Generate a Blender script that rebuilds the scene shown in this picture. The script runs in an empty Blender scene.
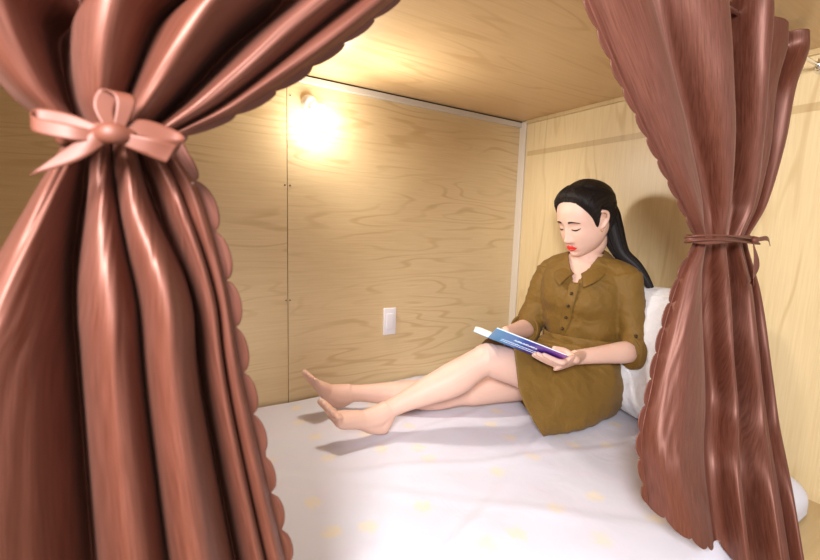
import bpy, bmesh, math, random
from math import sin, cos, pi, radians as R, sqrt, exp
from mathutils import Vector as V, Matrix, noise
random.seed(7)
SC = bpy.context.scene
COL = SC.collection

# ---------------------------------------------------------------- camera
H = 1.15
CP = V((-1.5629, -1.518, 0.6463))
yaw, pit, rol = 0.566, -0.124, 0.030
fw = V((sin(yaw)*cos(pit), cos(yaw)*cos(pit), sin(pit)))
r0 = fw.cross(V((0, 0, 1))).normalized(); u0 = r0.cross(fw)
rt = r0*cos(rol)+u0*sin(rol); up = -r0*sin(rol)+u0*cos(rol)
cam = bpy.data.cameras.new('camera'); co = bpy.data.objects.new('camera', cam); COL.objects.link(co)
co.matrix_world = Matrix(((rt.x, up.x, -fw.x, CP.x), (rt.y, up.y, -fw.y, CP.y), (rt.z, up.z, -fw.z, CP.z), (0, 0, 0, 1)))
cam.sensor_width = 36; cam.lens = 431/820*36; cam.clip_start = 0.01
cam.dof.use_dof = True; cam.dof.focus_distance = 1.25; cam.dof.aperture_fstop = 5.6
SC.camera = co
FOC = 431.0
def at(px, py, y):
    """point of the plane of the curtain opening (depth y) seen at a place of the photograph"""
    d = fw + rt*((px-410)/FOC) - up*((py-280)/FOC)
    return CP + d*((y-CP.y)/d.y)

# ---------------------------------------------------------------- light
w = bpy.data.worlds.new('world'); SC.world = w; w.use_nodes = True
w.node_tree.nodes['Background'].inputs[0].default_value = (0.95, 0.97, 1.0, 1)
w.node_tree.nodes['Background'].inputs[1].default_value = 0.7
SC.view_settings.view_transform = 'Standard'; SC.view_settings.look = 'None'
SC.view_settings.exposure = 0.15; SC.view_settings.gamma = 1.0; SC.view_settings.use_curve_mapping = False
def lamp(name, kind, loc, energy, color, size=0.1, target=None):
    l = bpy.data.lights.new(name, kind); l.energy = energy; l.color = color
    o = bpy.data.objects.new(name, l); COL.objects.link(o); o.location = loc
    if kind == 'AREA': l.shape = 'DISK'; l.size = size
    elif kind == 'SUN': l.angle = size
    else: l.shadow_soft_size = size
    if target is not None:
        o.rotation_euler = (V(target)-V(loc)).to_track_quat('-Z', 'Y').to_euler()
    return o
ROOM_LIGHT = lamp('room_light', 'AREA', (-1.98, -1.85, 1.02), 42, (0.97, 0.97, 1.0), 0.35, (-0.9, -0.6, 0.35))
BULB_POS = V((-1.0, -0.085, 1.015))
BULB_LIGHT = lamp('bulb_light', 'POINT', BULB_POS, 2.6, (1.0, 0.965, 0.88), 0.03)
BULB_BEAM = lamp('bulb_beam', 'SPOT', BULB_POS, 14.5, (1.0, 0.965, 0.90), 0.06, BULB_POS+V((.45, -.8, -.45)))
BULB_BEAM.data.spot_size = R(172); BULB_BEAM.data.spot_blend = .6

# ---------------------------------------------------------------- materials
def mat(name, col=(.8, .8, .8), rough=.5, metal=0, **kw):
    m = bpy.data.materials.new(name); m.use_nodes = True
    b = m.node_tree.nodes['Principled BSDF']
    b.inputs['Base Color'].default_value = (*col, 1); b.inputs['Roughness'].default_value = rough
    b.inputs['Metallic'].default_value = metal
    for k, v in kw.items(): b.inputs[k.replace('_', ' ')].default_value = v
    return m
def nd(m, t, **kw):
    n = m.node_tree.nodes.new(t)
    for k, v in kw.items():
        if k.startswith('i_'): n.inputs[k[2:].replace('_', ' ')].default_value = v
        else: setattr(n, k, v)
    return n
def lk(m, a, b): m.node_tree.links.new(a, b)
def coords(m, scale, rot=(0, 0, 0), which='Object'):
    tc = nd(m, 'ShaderNodeTexCoord'); mp = nd(m, 'ShaderNodeMapping')
    mp.inputs['Scale'].default_value = scale; mp.inputs['Rotation'].default_value = rot
    lk(m, tc.outputs[which], mp.inputs['Vector']); return mp.outputs[0]
def ramp(m, src, stops):
    r = nd(m, 'ShaderNodeValToRGB'); e = r.color_ramp.elements
    while len(e) < len(stops): e.new(.5)
    for i, (p, c) in enumerate(stops): e[i].position = p; e[i].color = (*c, 1) if len(c) == 3 else c
    lk(m, src, r.inputs[0]); return r.outputs[0]
def mixc(m, fac, a, b, mode='MIX'):
    x = nd(m, 'ShaderNodeMix', data_type='RGBA', blend_type=mode)
    for s, v in ((x.inputs[0], fac), (x.inputs[6], a), (x.inputs[7], b)):
        if hasattr(v, 'links') or hasattr(v, 'is_linked'): lk(m, v, s)
        elif isinstance(v, (int, float)): s.default_value = v
        else: s.default_value = (*v, 1)
    return x.outputs[2]
def math_(m, op, a, b=None):
    x = nd(m, 'ShaderNodeMath', operation=op)
    for s, v in ((x.inputs[0], a), (x.inputs[1], b)):
        if v is None: continue
        if isinstance(v, (int, float)): s.default_value = v
        else: lk(m, v, s)
    return x.outputs[0]
def bump(m, src, strength, dist=.002):
    b = nd(m, 'ShaderNodeBump'); b.inputs['Strength'].default_value = strength; b.inputs['Distance'].default_value = dist
    lk(m, src, b.inputs['Height']); lk(m, b.outputs[0], m.node_tree.nodes['Principled BSDF'].inputs['Normal'])

def wood(name, base, dark, light, along, seed=0.0, rings=14):
    """pale printed wood panel, grain along axis 'along' (0 x, 1 y, 2 z)"""
    m = mat(name, base, .38); P = m.node_tree.nodes['Principled BSDF']
    def sc(a, c): s = [c, c, c]; s[along] = a; return tuple(s)
    tc = nd(m, 'ShaderNodeTexCoord'); ad = nd(m, 'ShaderNodeVectorMath', operation='ADD'); ad.inputs[1].default_value = (seed, seed*1.7, seed*.6)
    lk(m, tc.outputs['Object'], ad.inputs[0])
    def mp(s):
        q = nd(m, 'ShaderNodeMapping'); q.inputs['Scale'].default_value = s; lk(m, ad.outputs[0], q.inputs['Vector']); return q.outputs[0]
    n1 = nd(m, 'ShaderNodeTexNoise', i_Scale=1.0, i_Detail=2.5, i_Roughness=.5); lk(m, mp(sc(.8, 6.0)), n1.inputs['Vector'])
    rg = math_(m, 'SINE', math_(m, 'MULTIPLY', n1.outputs['Fac'], rings*6.28))
    n3 = nd(m, 'ShaderNodeTexNoise', i_Scale=1.0, i_Detail=2.0); lk(m, mp(sc(2.0, 7)), n3.inputs['Vector'])
    msk = ramp(m, n3.outputs['Fac'], [(.42, (0, 0, 0)), (.60, (1, 1, 1))])
    lines = ramp(m, rg, [(.55, (0, 0, 0)), (1.0, (1, 1, 1))])
    lines2 = math_(m, 'MULTIPLY', lines, msk)
    n2 = nd(m, 'ShaderNodeTexNoise', i_Scale=1.0, i_Detail=5.0, i_Roughness=.65); lk(m, mp(sc(6, 190)), n2.inputs['Vector'])
    fine = ramp(m, n2.outputs['Fac'], [(.35, (0, 0, 0)), (.7, (1, 1, 1))])
    n4 = nd(m, 'ShaderNodeTexNoise', i_Scale=1.0, i_Detail=2.0); lk(m, mp(sc(1.0, 22)), n4.inputs['Vector'])
    c1 = mixc(m, math_(m, 'MULTIPLY', n4.outputs['Fac'], .8), base, light)
    c2 = mixc(m, math_(m, 'MULTIPLY', lines2, .5), c1, dark)
    c3 = mixc(m, math_(m, 'MULTIPLY', fine, .30), c2, dark)
    lk(m, c3, P.inputs['Base Color'])
    bump(m, n2.outputs['Fac'], .12, .001)
    return m

M = {}
M['wood_back'] = wood('wood_back', (.68, .52, .30), (.47, .30, .13), (.72, .55, .32), 0, 1.3, 15)
M['wood_back2'] = wood('wood_back_left', (.66, .49, .27), (.47, .30, .13), (.72, .55, .32), 0, 5.1, 15)
M['wood_right'] = wood('wood_right', (.66, .50, .27), (.46, .30, .125), (.72, .57, .33), 2, 2.2, 9)
M['wood_ceil'] = wood('wood_ceiling', (.62, .42, .21), (.46, .27, .11), (.68, .48, .26), 0, 7.7, 10)
M['wood_floor'] = wood('wood_floor', (.50, .35, .17), (.38, .23, .09), (.56, .40, .2), 0, 3.4, 8)
M['trim'] = mat('trim_paint', (.62, .54, .44), .4)
M['trim_grey'] = mat('trim_grey', (.60, .55, .48), .4)
M['gap'] = mat('dark_gap', (.02, .015, .01), .9)
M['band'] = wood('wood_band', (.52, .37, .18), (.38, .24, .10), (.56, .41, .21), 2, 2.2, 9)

def satin(name, base, hi):
    m = mat(name, base, .50, .30, Sheen_Weight=.06, Sheen_Roughness=.4, Specular_IOR_Level=.8)
    P = m.node_tree.nodes['Principled BSDF']; P.inputs['Sheen Tint'].default_value = (1, .6, .48, 1); P.inputs['Specular Tint'].default_value = (1, .82, .75, 1)
    P.inputs['Anisotropic'].default_value = .5
    n = nd(m, 'ShaderNodeTexNoise', i_Scale=1.0, i_Detail=4.0, i_Roughness=.7); lk(m, coords(m, (700, 700, 26), (0, 0, 0), 'UV'), n.inputs['Vector'])
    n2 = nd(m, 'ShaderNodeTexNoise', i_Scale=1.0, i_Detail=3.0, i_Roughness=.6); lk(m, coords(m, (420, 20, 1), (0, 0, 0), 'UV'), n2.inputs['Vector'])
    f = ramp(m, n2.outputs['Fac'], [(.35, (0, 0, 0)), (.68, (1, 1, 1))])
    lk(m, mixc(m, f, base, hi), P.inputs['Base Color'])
    bump(m, n2.outputs['Fac'], .25, .0006)
    return m
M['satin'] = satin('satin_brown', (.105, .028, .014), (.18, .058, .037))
M['ribbon'] = mat('ribbon_satin', (.135, .040, .022), .55, .1)

def sheetmat():
    m = mat('bed_sheet_cotton', (.86, .84, .87), .8); P = m.node_tree.nodes['Principled BSDF']
    vo = nd(m, 'ShaderNodeTexVoronoi', voronoi_dimensions='2D', i_Scale=7.5, i_Randomness=.75, distance='EUCLIDEAN'); 
    c = coords(m, (1, 1, 0)); lk(m, c, vo.inputs['Vector'])
    ns = nd(m, 'ShaderNodeTexNoise', i_Scale=60, i_Detail=2.0); lk(m, c, ns.inputs['Vector'])
    d = math_(m, 'ADD', vo.outputs['Distance'], math_(m, 'MULTIPLY', ns.outputs['Fac'], .26))
    fl = ramp(m, d, [(.22, (1, 1, 1)), (.34, (0, 0, 0))])
    sep = nd(m, 'ShaderNodeSeparateColor'); lk(m, vo.outputs['Color'], sep.inputs[0])
    keep = math_(m, 'GREATER_THAN', sep.outputs[0], .3)
    f = math_(m, 'MULTIPLY', math_(m, 'MULTIPLY', fl, keep), .42)
    c1 = mixc(m, f, (.68, .67, .745), (.86, .70, .36))
    # thin pale printed twigs
    n5 = nd(m, 'ShaderNodeTexNoise', i_Scale=5, i_Detail=1.0); lk(m, c, n5.inputs['Vector'])
    tw = ramp(m, n5.outputs['Fac'], [(.42, (0, 0, 0)), (.5, (1, 1, 1)), (.58, (0, 0, 0))])
    c2 = mixc(m, math_(m, 'MULTIPLY', tw, .25), c1, (.72, .63, .73))
    lk(m, c2, P.inputs['Base Color'])
    n6 = nd(m, 'ShaderNodeTexNoise', i_Scale=9, i_Detail=3.0, i_Distortion=1.2); lk(m, c, n6.inputs['Vector'])
    bump(m, n6.outputs['Fac'], .35, .006)
    return m
M['sheet'] = sheetmat()
M['pillow'] = mat('pillow_cotton', (.84, .84, .88), .8)
n_ = nd(M['pillow'], 'ShaderNodeTexNoise', i_Scale=9, i_Detail=3.0, i_Distortion=1.0); bump(M['pillow'], n_.outputs['Fac'], .5, .012)
M['mattress'] = mat('mattress_ticking', (.75, .74, .74), .9)
def skinmat():
    m = mat('skin', (.74, .475, .37), .55, 0, Subsurface_Weight=.18, Subsurface_Scale=.01)
    P = m.node_tree.nodes['Principled BSDF']; P.inputs['Subsurface Radius'].default_value = (1, .35, .2)
    n = nd(m, 'ShaderNodeTexNoise', i_Scale=14, i_Detail=3.0); lk(m, coords(m, (1, 1, 1)), n.inputs['Vector'])
    lk(m, mixc(m, n.outputs['Fac'], (.80, .53, .42), (.70, .42, .32)), P.inputs['Base Color'])
    return m
M['skin'] = skinmat()
M['lips'] = mat('lipstick_red', (.70, .035, .03), .3)
M['hair'] = mat('black_hair', (.011, .007, .006), .5, 0, Specular_IOR_Level=.25)
n_ = nd(M['hair'], 'ShaderNodeTexNoise', i_Scale=1, i_Detail=3.0); lk(M['hair'], coords(M['hair'], (260, 60, 1), (0, 0, 0), 'UV'), n_.inputs['Vector'])
bump(M['hair'], n_.outputs['Fac'], .7, .002)
M['hairskin'] = mat('brow_hair', (.045, .022, .016), .7)
M['lash'] = mat('lash_black', (.02, .01, .01), .6)
def clothmat():
    m = mat('olive_cotton', (.185, .092, .010), .72, 0, Sheen_Weight=.04, Sheen_Roughness=.5); P = m.node_tree.nodes['Principled BSDF']
    c = coords(m, (1, 1, 1))
    n = nd(m, 'ShaderNodeTexNoise', i_Scale=7, i_Detail=4.0, i_Distortion=.8); lk(m, c, n.inputs['Vector'])
    lk(m, mixc(m, n.outputs['Fac'], (.205, .106, .011), (.160, .081, .008)), P.inputs['Base Color'])
    n2 = nd(m, 'ShaderNodeTexNoise', i_Scale=16, i_Detail=3.0, i_Distortion=1.5); lk(m, c, n2.inputs['Vector'])
    bump(m, n2.outputs['Fac'], .5, .01)
    return m
M['cloth'] = clothmat()
M['button'] = mat('button_brown', (.05, .025, .01), .3)
M['gold'] = mat('gold', (.85, .55, .2), .25, 1)
M['chrome'] = mat('chrome', (.75, .75, .75), .15, 1)
M['screw'] = mat('screw_steel', (.22, .2, .18), .35, 1)
M['plastic'] = mat('white_plastic', (.80, .78, .82), .35)
M['socket'] = mat('lamp_socket_white', (.82, .80, .78), .35)
M['paper'] = mat('book_pages', (.88, .88, .86), .7)
M['paper_edge'] = mat('page_edges', (.80, .80, .79), .8)
M['dark'] = mat('dark_hole', (.02, .02, .02), .8)
mb = bpy.data.materials.new('bulb_glow'); mb.use_nodes = True
b_ = mb.node_tree.nodes['Principled BSDF']; b_.inputs['Base Color'].default_value = (1, 1, 1, 1)
b_.inputs['Emission Color'].default_value = (1, .95, .82, 1); b_.inputs['Emission Strength'].default_value = 25
M['bulb'] = mb

# ---------------------------------------------------------------- helpers
def link(name, verts, faces, m, parent=None, smooth=True, uvs=None):
    me = bpy.data.meshes.new(name); me.from_pydata([tuple(v) for v in verts], [], faces); me.update()
    if uvs is not None:
        ul = me.uv_layers.new(name='UVMap')
        for lp in me.loops: ul.data[lp.index].uv = uvs[lp.vertex_index]
    if smooth:
        for p in me.polygons: p.use_smooth = True
    o = bpy.data.objects.new(name, me); COL.objects.link(o)
    for mm in (m if isinstance(m, (list, tuple)) else [m]): me.materials.append(mm)
    if parent: o.parent = parent; o.matrix_parent_inverse = parent.matrix_world.inverted() if False else Matrix.Translation(-V(parent_loc(parent)))
    return o
def parent_loc(p):
    l = V(p.location)
    while p.parent: p = p.parent; l = l*1 if False else l
    return l if True else l
# every Empty sits at its thing's base without rotation; meshes are built in world coordinates and shifted back
def obj(name, verts, faces, m, parent=None, smooth=True, uvs=None):
    o = link(name, verts, faces, m, None, smooth, uvs)
    if parent is not None:
        o.parent = parent
        o.matrix_parent_inverse = world_of(parent).inverted()
    return o
def world_of(o):
    mw = Matrix.Translation(o.location)
    while o.parent is not None:
        mw = o.parent_shift @ mw if False else mw
        if o.type == 'EMPTY': break
        return Matrix.Identity(4) if o.location.length < 1e-9 else mw
    return mw
def thing(name, label, cat, loc, group=None):
    o = bpy.data.objects.new(name, None); COL.objects.link(o); o.location = loc; o.empty_display_size = .05
    o['label'] = label; o['category'] = cat
    if group: o['group'] = group
    return o
def tag(o, label, cat, group=None):
    o['label'] = label; o['category'] = cat
    if group: o['group'] = group
    return o
def struct(o): o['kind'] = 'structure'; return o
def boxg(x0, x1, y0, y1, z0, z1, bev=0):
    bm = bmesh.new(); bmesh.ops.create_cube(bm, size=1)
    for v in bm.verts: v.co = V(((x0+x1)/2+v.co.x*(x1-x0), (y0+y1)/2+v.co.y*(y1-y0), (z0+z1)/2+v.co.z*(z1-z0)))
    if bev: bmesh.ops.bevel(bm, geom=list(bm.edges), offset=bev, segments=3, profile=.5, affect='EDGES')
    r = geo(bm); return r
def geo(bm):
    bm.verts.index_update(); vs = [v.co.copy() for v in bm.verts]; fs = [[v.index for v in f.verts] for f in bm.faces]; bm.free(); return vs, fs
def join(*gs):
    vs, fs = [], []
    for a, b in gs:
        n = len(vs); vs += a; fs += [[i+n for i in f] for f in b]
    return vs, fs
def cr(P, t):
    """Catmull-Rom through list P (numbers or vectors) at t in 0..1"""
    n = len(P)-1; x = min(max(t, 0), 1)*n; i = min(int(x), n-1); f = x-i
    p0 = P[i-1] if i > 0 else P[0]*2-P[1]; p1 = P[i]; p2 = P[i+1]; p3 = P[i+2] if i+2 <= n else P[n]*2-P[n-1]
    return (p1*2+(p2-p0)*f+(p0*2-p1*5+p2*4-p3)*f*f+(p1*3-p0-p2*3+p3)*f*f*f)*.5
def sm(t): t = min(max(t, 0), 1); return t*t*(3-2*t)
def tab(T, x):
    """smooth lookup in [(x, a, b..)] increasing x"""
    if x <= T[0][0]: return T[0][1:]
    for i in range(len(T)-1):
        if x <= T[i+1][0]:
            f = (x-T[i][0])/(T[i+1][0]-T[i][0])
            out = []
            for k in range(1, len(T[0])):
                p1, p2 = T[i][k], T[i+1][k]; h = T[i+1][0]-T[i][0]
                m1 = (p2-T[i-1][k])/(T[i+1][0]-T[i-1][0])*h if i > 0 else (p2-p1)
                m2 = (T[i+2][k]-p1)/(T[i+2][0]-T[i][0])*h if i+2 < len(T) else (p2-p1)
                f2, f3 = f*f, f*f*f
                out.append((2*f3-3*f2+1)*p1+(f3-2*f2+f)*m1+(-2*f3+3*f2)*p2+(f3-f2)*m2)
            return tuple(out)
    return T[-1][1:]
def loft(path, rad, nseg=20, n=24, side=None, caps=True, ex=1.0, capk=1.0):
    """tube along path; rad = list of r or (r_side, r_up) per key; side = fixed sideways vector"""
    path = [V(p) for p in path]; rr = [V((r, r, 0)) if isinstance(r, (int, float)) else V((r[0], r[1], 0)) for r in rad]
    vs, fs, uv = [], [], []
    prev = None
    for i in range(nseg+1):
        t = i/nseg; p = cr(path, t); d = (cr(path, min(t+.01, 1))-cr(path, max(t-.01, 0))).normalized()
        s = V(side) if side is not None else (prev if prev is not None else (V((0, 0, 1)) if abs(d.z) < .9 else V((1, 0, 0))))
        s = (s-d*s.dot(d)).normalized(); prev = s; u = d.cross(s)
        q = cr(rr, t)
        for k in range(n):
            a = 2*pi*k/n; c_, s_ = cos(a), sin(a)
            c_ = math.copysign(abs(c_)**ex, c_); s_ = math.copysign(abs(s_)**ex, s_)
            vs.append(p+s*c_*q.x+u*s_*q.y)
    for i in range(nseg):
        for k in range(n):
            a = i*n+k; b = i*n+(k+1) % n; fs.append([a, b, b+n, a+n])
    if caps:
        # rounded end caps
        for end, sg in ((0, -1), (nseg, 1)):
            t = end/nseg; p = cr(path, t); d = (cr(path, min(t+.01, 1))-cr(path, max(t-.01, 0))).normalized()*sg
            q = cr(rr, t); rm = min(q.x, q.y)
            base = [vs[end*n+k] for k in range(n)]; last = [end*n+k for k in range(n)]
            for j in range(1, 4):
                a = j/4*pi/2; st = len(vs)
                for k in range(n): vs.append(p+(base[k]-p)*cos(a)+d*rm*capk*sin(a))
                for k in range(n):
                    k2 = (k+1) % n; f = [last[k], last[k2], st+k2, st+k]
                    fs.append(f if sg > 0 else f[::-1])
                last = [st+k for k in range(n)]
            vs.append(p+d*rm*capk); c = len(vs)-1
            for k in range(n):
                k2 = (k+1) % n; f = [last[k], last[k2], c]
                fs.append(f if sg > 0 else f[::-1])
    return vs, fs
def rings(RS, nu=96, nv=40, closed_caps=False):
    """surface through rings of control points (same count, same order)"""
    m = len(RS[0]); RS = [[V(p) for p in r] for r in RS]; vs, fs = [], []
    def ringpt(r, a):
        x = a*m; i = int(x) % m; f = x-int(x)
        p0, p1, p2, p3 = r[(i-1) % m], r[i], r[(i+1) % m], r[(i+2) % m]
        return (p1*2+(p2-p0)*f+(p0*2-p1*5+p2*4-p3)*f*f+(p1*3-p0-p2*3+p3)*f*f*f)*.5
    for j in range(nv+1):
        for k in range(nu):
            vs.append(cr([ringpt(r, k/nu) for r in RS], j/nv))
    for j in range(nv):
        for k in range(nu):
            a = j*nu+k; b = j*nu+(k+1) % nu; fs.append([a, b, b+nu, a+nu])
    if closed_caps:
        for j in (0, nv):
            c = sum((vs[j*nu+k] for k in range(nu)), V())/nu; vs.append(c); ci = len(vs)-1
            for k in range(nu):
                f = [j*nu+k, j*nu+(k+1) % nu, ci]; fs.append(f if j else f[::-1])
    return vs, fs
def remesh(g, voxel, smooth=2):
    me = bpy.data.meshes.new('tmp'); me.from_pydata([tuple(v) for v in g[0]], [], g[1]); me.update()
    o = bpy.data.objects.new('tmp', me); COL.objects.link(o)
    m = o.modifiers.new('r', 'REMESH'); m.mode = 'VOXEL'; m.voxel_size = voxel; m.adaptivity = 0
    if smooth:
        s = o.modifiers.new('s', 'SMOOTH'); s.iterations = smooth; s.factor = .5
    ev = o.evaluated_get(bpy.context.evaluated_depsgraph_get()); mm = ev.to_mesh()
    vs = [v.co.copy() for v in mm.vertices]; fs = [list(p.vertices) for p in mm.polygons]
    ev.to_mesh_clear(); bpy.data.objects.remove(o); bpy.data.meshes.remove(me)
    return vs, fs
def tube(pts, r, n=8, nseg=None): return loft(pts, [r]*len(pts), nseg or max(8, len(pts)*4), n)
def ball(c, r, sx=1, sy=1, sz=1, seg=16):
    bm = bmesh.new(); bmesh.ops.create_uvsphere(bm, u_segments=seg, v_segments=seg//2+2, radius=1)
    for v in bm.verts: v.co = V(c)+V((v.co.x*r*sx, v.co.y*r*sy, v.co.z*r*sz))
    return geo(bm)
def solid(o, th, off=0):
    m = o.modifiers.new('solid', 'SOLIDIFY'); m.thickness = th; m.offset = off; return o
def cyl_x(c, r0_, r1_, axis, l, n=32):
    a = V(axis).normalized(); return loft([V(c), V(c)+a*l*.5, V(c)+a*l], [r0_, (r0_+r1_)/2, r1_], 6, n)

# ---------------------------------------------------------------- the sleeping pod
YF = -1.46
SEAM = -1.114
struct(obj('wall_back', *boxg(SEAM+.0012, .02, 0, .018, -.1, H), M['wood_back'], smooth=False))
o = obj('wall_back', *boxg(-2.05, SEAM-.0012, 0, .018, -.1, H), M['wood_back2'], smooth=False); struct(o)
struct(obj('wall_back', *boxg(-2.05, .02, .020, .03, -.1, H), M['gap'], smooth=False))
struct(obj('wall_right', *boxg(0, .02, YF, 0, -.1, H), M['wood_right'], smooth=False))
struct(obj('wall_left', *boxg(-2.07, -2.05, YF, .03, -.1, H+.02), M['wood_back2'], smooth=False))
struct(obj('shade_panel', *boxg(-2.05, -1.74, -1.20, -1.18, -.1, H), M['wood_back2'], smooth=False))  # unseen panel, added to shade the wall behind the left curtain from room light
struct(obj('ceiling', *boxg(-2.05, .02, YF, .03, H, H+.02), M['wood_ceil'], smooth=False))
struct(obj('floor', *boxg(-2.05, .02, YF-.2, .03, -.10, -.08), M['wood_floor'], smooth=False))
struct(obj('trim_1', *boxg(-2.05, -.0, -.014, 0, H-.028, H-.006, .002), M['trim_grey'], smooth=False))
struct(obj('trim_5', *boxg(-2.05, -.0, -.006, 0, H-.006, H, 0), M['gap'], smooth=False))
struct(obj('trim_2', *boxg(-.009, 0, -.040, -.0, -.08, H-.004, .002), M['trim'], smooth=False))
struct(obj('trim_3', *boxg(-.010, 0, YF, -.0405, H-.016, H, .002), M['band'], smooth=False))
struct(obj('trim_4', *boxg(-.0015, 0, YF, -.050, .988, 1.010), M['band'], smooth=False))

for i, (px, pz) in enumerate(((SEAM-.008, .775), (SEAM+.010, .775), (SEAM-.006, .37), (SEAM+.008, .37), (SEAM+.012, 1.075))):
    c = V((px, 0, pz))
    g = join(cyl_x(c, .0032, .0026, (0, -1, 0), .0015, 16), boxg(px-.0022, px+.0022, -.0036, -.0026, pz-.0004, pz+.0004))
    nm = ['steel screw left of the panel seam, upper pair below the lamp', 'steel screw right of the panel seam, upper pair below the lamp',
          'steel screw left of the panel seam, lower pair above the bed', 'steel screw right of the panel seam, lower pair above the bed',
          'single steel screw by the panel seam just above the wall lamp'][i]
    tag(obj('screw', *g, M['screw']), nm, 'screw', 'screws along the panel seam')

# wall lamp
t = thing('wall_lamp', 'round white bulb holder with a glowing bulb on the back wall', 'lamp', (-1.035, 0, 1.06))
c = V((-1.038, 0, 1.062)); ax = V((.35, -.75, -.55)).normalized()
obj('base', *cyl_x(c, .027, .023, (0, -1, 0), .012, 40), M['socket'], t)
obj('socket', *loft([c+V((0, -.010, 0)), c+ax*.02+V((0, -.008, 0)), c+ax*.038+V((0, -.006, 0))], [.017, .018, .0145], 10, 32), M['socket'], t)
obj('screw_cover', *ball(c+V((-.017, -.014, .004)), .0032, 1, .5, 1), M['dark'], t)
bb = obj('bulb', *loft([c+ax*.036, c+ax*.048, c+ax*.066, c+ax*.084, c+ax*.094], [.011, .016, .025, .020, .006], 16, 32), M['bulb'], t)
bb.visible_shadow = True
BULB_LIGHT.location = c+ax*.080+V((.005, -.055, -.03)); BULB_BEAM.location = BULB_LIGHT.location

# light switch
t = thing('light_switch', 'narrow white light switch plate on the back wall above the bed', 'switch', (-.695, 0, .255))
obj('switch_plate', *boxg(-.724, -.666, -.008, 0, .199, .311, .003), M['plastic'], t)
obj('rocker', *boxg(-.712, -.678, -.011, -.006, .222, .288, .002), M['plastic'], t)

# ---------------------------------------------------------------- bed
def clampv(v, a, b): return min(max(v, a), b)
def sheet_z(x, y):
    v = noise.noise(V((x*3.1, y*4.3, 1.7)))*.006+noise.noise(V((x*9+y*5, y*8-x*3, 4.2)))*.0028
    # long shallow creases running from the sitter to the foot of the bed
    for (a, off, k, amp) in ((.45, -.10, 70, .0045), (-.35, .22, 60, .004), (1.2, .5, 55, .0035), (.1, .62, 75, .0035), (-.9, -.15, 60, .003)):
        d = (y+.75-a*(x+.85))/sqrt(1+a*a)-off*.5+.02*noise.noise(V((x*4, y*4, k)))
        v += amp*.6*exp(-(d*k*.7)**2)
        v -= amp*.3*exp(-((d-.02)*k)**2)
    v = min(v, .004)-.004
    # rumpled ridge against the back wall
    if -1.05 < x < -.45 and y > -.16: v += .020*sin(pi*(x+1.05)/.6)*exp(-((y+.06)*26)**2)
    return v
def bedsheet():
    X0, X1, Y0, Y1, r, rc = -2.02, -.018, -1.20, -.012, .05, .05
    nx, ny = 300, 200; vs, fs = [], []
    ix0, ix1, iy0, iy1 = X0+r, X1-r, Y0+r, Y1-.01
    for j in range(ny+1):
        for i in range(nx+1):
            x = X0-.05+(X1-X0+.10)*i/nx; y = Y0-.05+(Y1-Y0+.06)*j/ny
            qx, qy = clampv(x, ix0+rc, ix1-rc), clampv(y, iy0+rc, iy1)
            dx, dy = x-qx, y-qy; d = sqrt(dx*dx+dy*dy)
            if d > rc:
                k = d-rc; ang = min(k/r, pi/2); drop = r*(1-cos(ang)); out = r*sin(ang)
                if k > r*pi/2: drop += (k-r*pi/2)
                drop = min(drop, .074)
                s = (rc+out)/d; px, py = qx+dx*s, qy+dy*s
                py = min(py, Y1)
                vs.append(V((px, py, -drop+sheet_z(px, py)*(1-min(1, drop/.03)))))
            else: vs.append(V((x, min(y, Y1), sheet_z(x, y))))
    for j in range(ny):
        for i in range(nx):
            a = j*(nx+1)+i; fs.append([a, a+1, a+nx+2, a+nx+1])
    return vs, fs
tag(obj('bed_sheet', *bedsheet(), M['sheet']), 'rumpled white bed sheet with faint yellow flowers under the woman', 'bed sheet')
tag(obj('mattress', *boxg(-1.99, -.065, -1.17, -.035, -.079, -.014, .02), M['mattress']), 'thin white mattress underneath the flowered bed sheet', 'mattress')

def pillow():
    # puffy cushion leaning on the right wall: local u (width), v (height), thickness
    vs, fs = [], []; n = 48
    Wd, Hh, T = .42, .46, .065
    o_ = V((-.140, -.78, .012)); U = V((-.20, -1, 0)).normalized(); Vv = V((.12, 0, 1)).normalized(); N = U.cross(Vv).normalized()
    if N.x > 0: N = -N
    for side in (1, -1):
        for j in range(n+1):
            for i in range(n+1):
                a, b = i/n*2-1, j/n*2-1
                pin = 1-.10*(a*a*b*b)
                x = a*Wd/2*(1-.05*b*b)*pin; y = b*Hh/2*(1-.05*a*a)*pin
                th = T*max(0, (1-a**4))**.6*max(0, (1-b**4))**.6
                th *= 1+.22*noise.noise(V((a*2.2, b*2.2, side*3)))
                th += .008*noise.noise(V((a*6, b*6, side)))*max(0, (1-a**4)*(1-b**4))
                vs.append(o_+U*x+Vv*(y+Hh/2)+N*th*side)
    for s in range(2):
        off = s*(n+1)**2
        for j in range(n):
            for i in range(n):
                q = [off+j*(n+1)+i, off+j*(n+1)+i+1, off+(j+1)*(n+1)+i+1, off+(j+1)*(n+1)+i]
                fs.append(q if s else q[::-1])
    return vs, fs
tag(obj('pillow', *pillow(), M['pillow']), 'plump white pillow leaning on the right wall behind the woman', 'pillow')

# ---------------------------------------------------------------- woman
PERSON = thing('person', 'woman in an olive brown shirt dress sitting on the bed reading', 'person', (-.22, -.54, 0))
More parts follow.
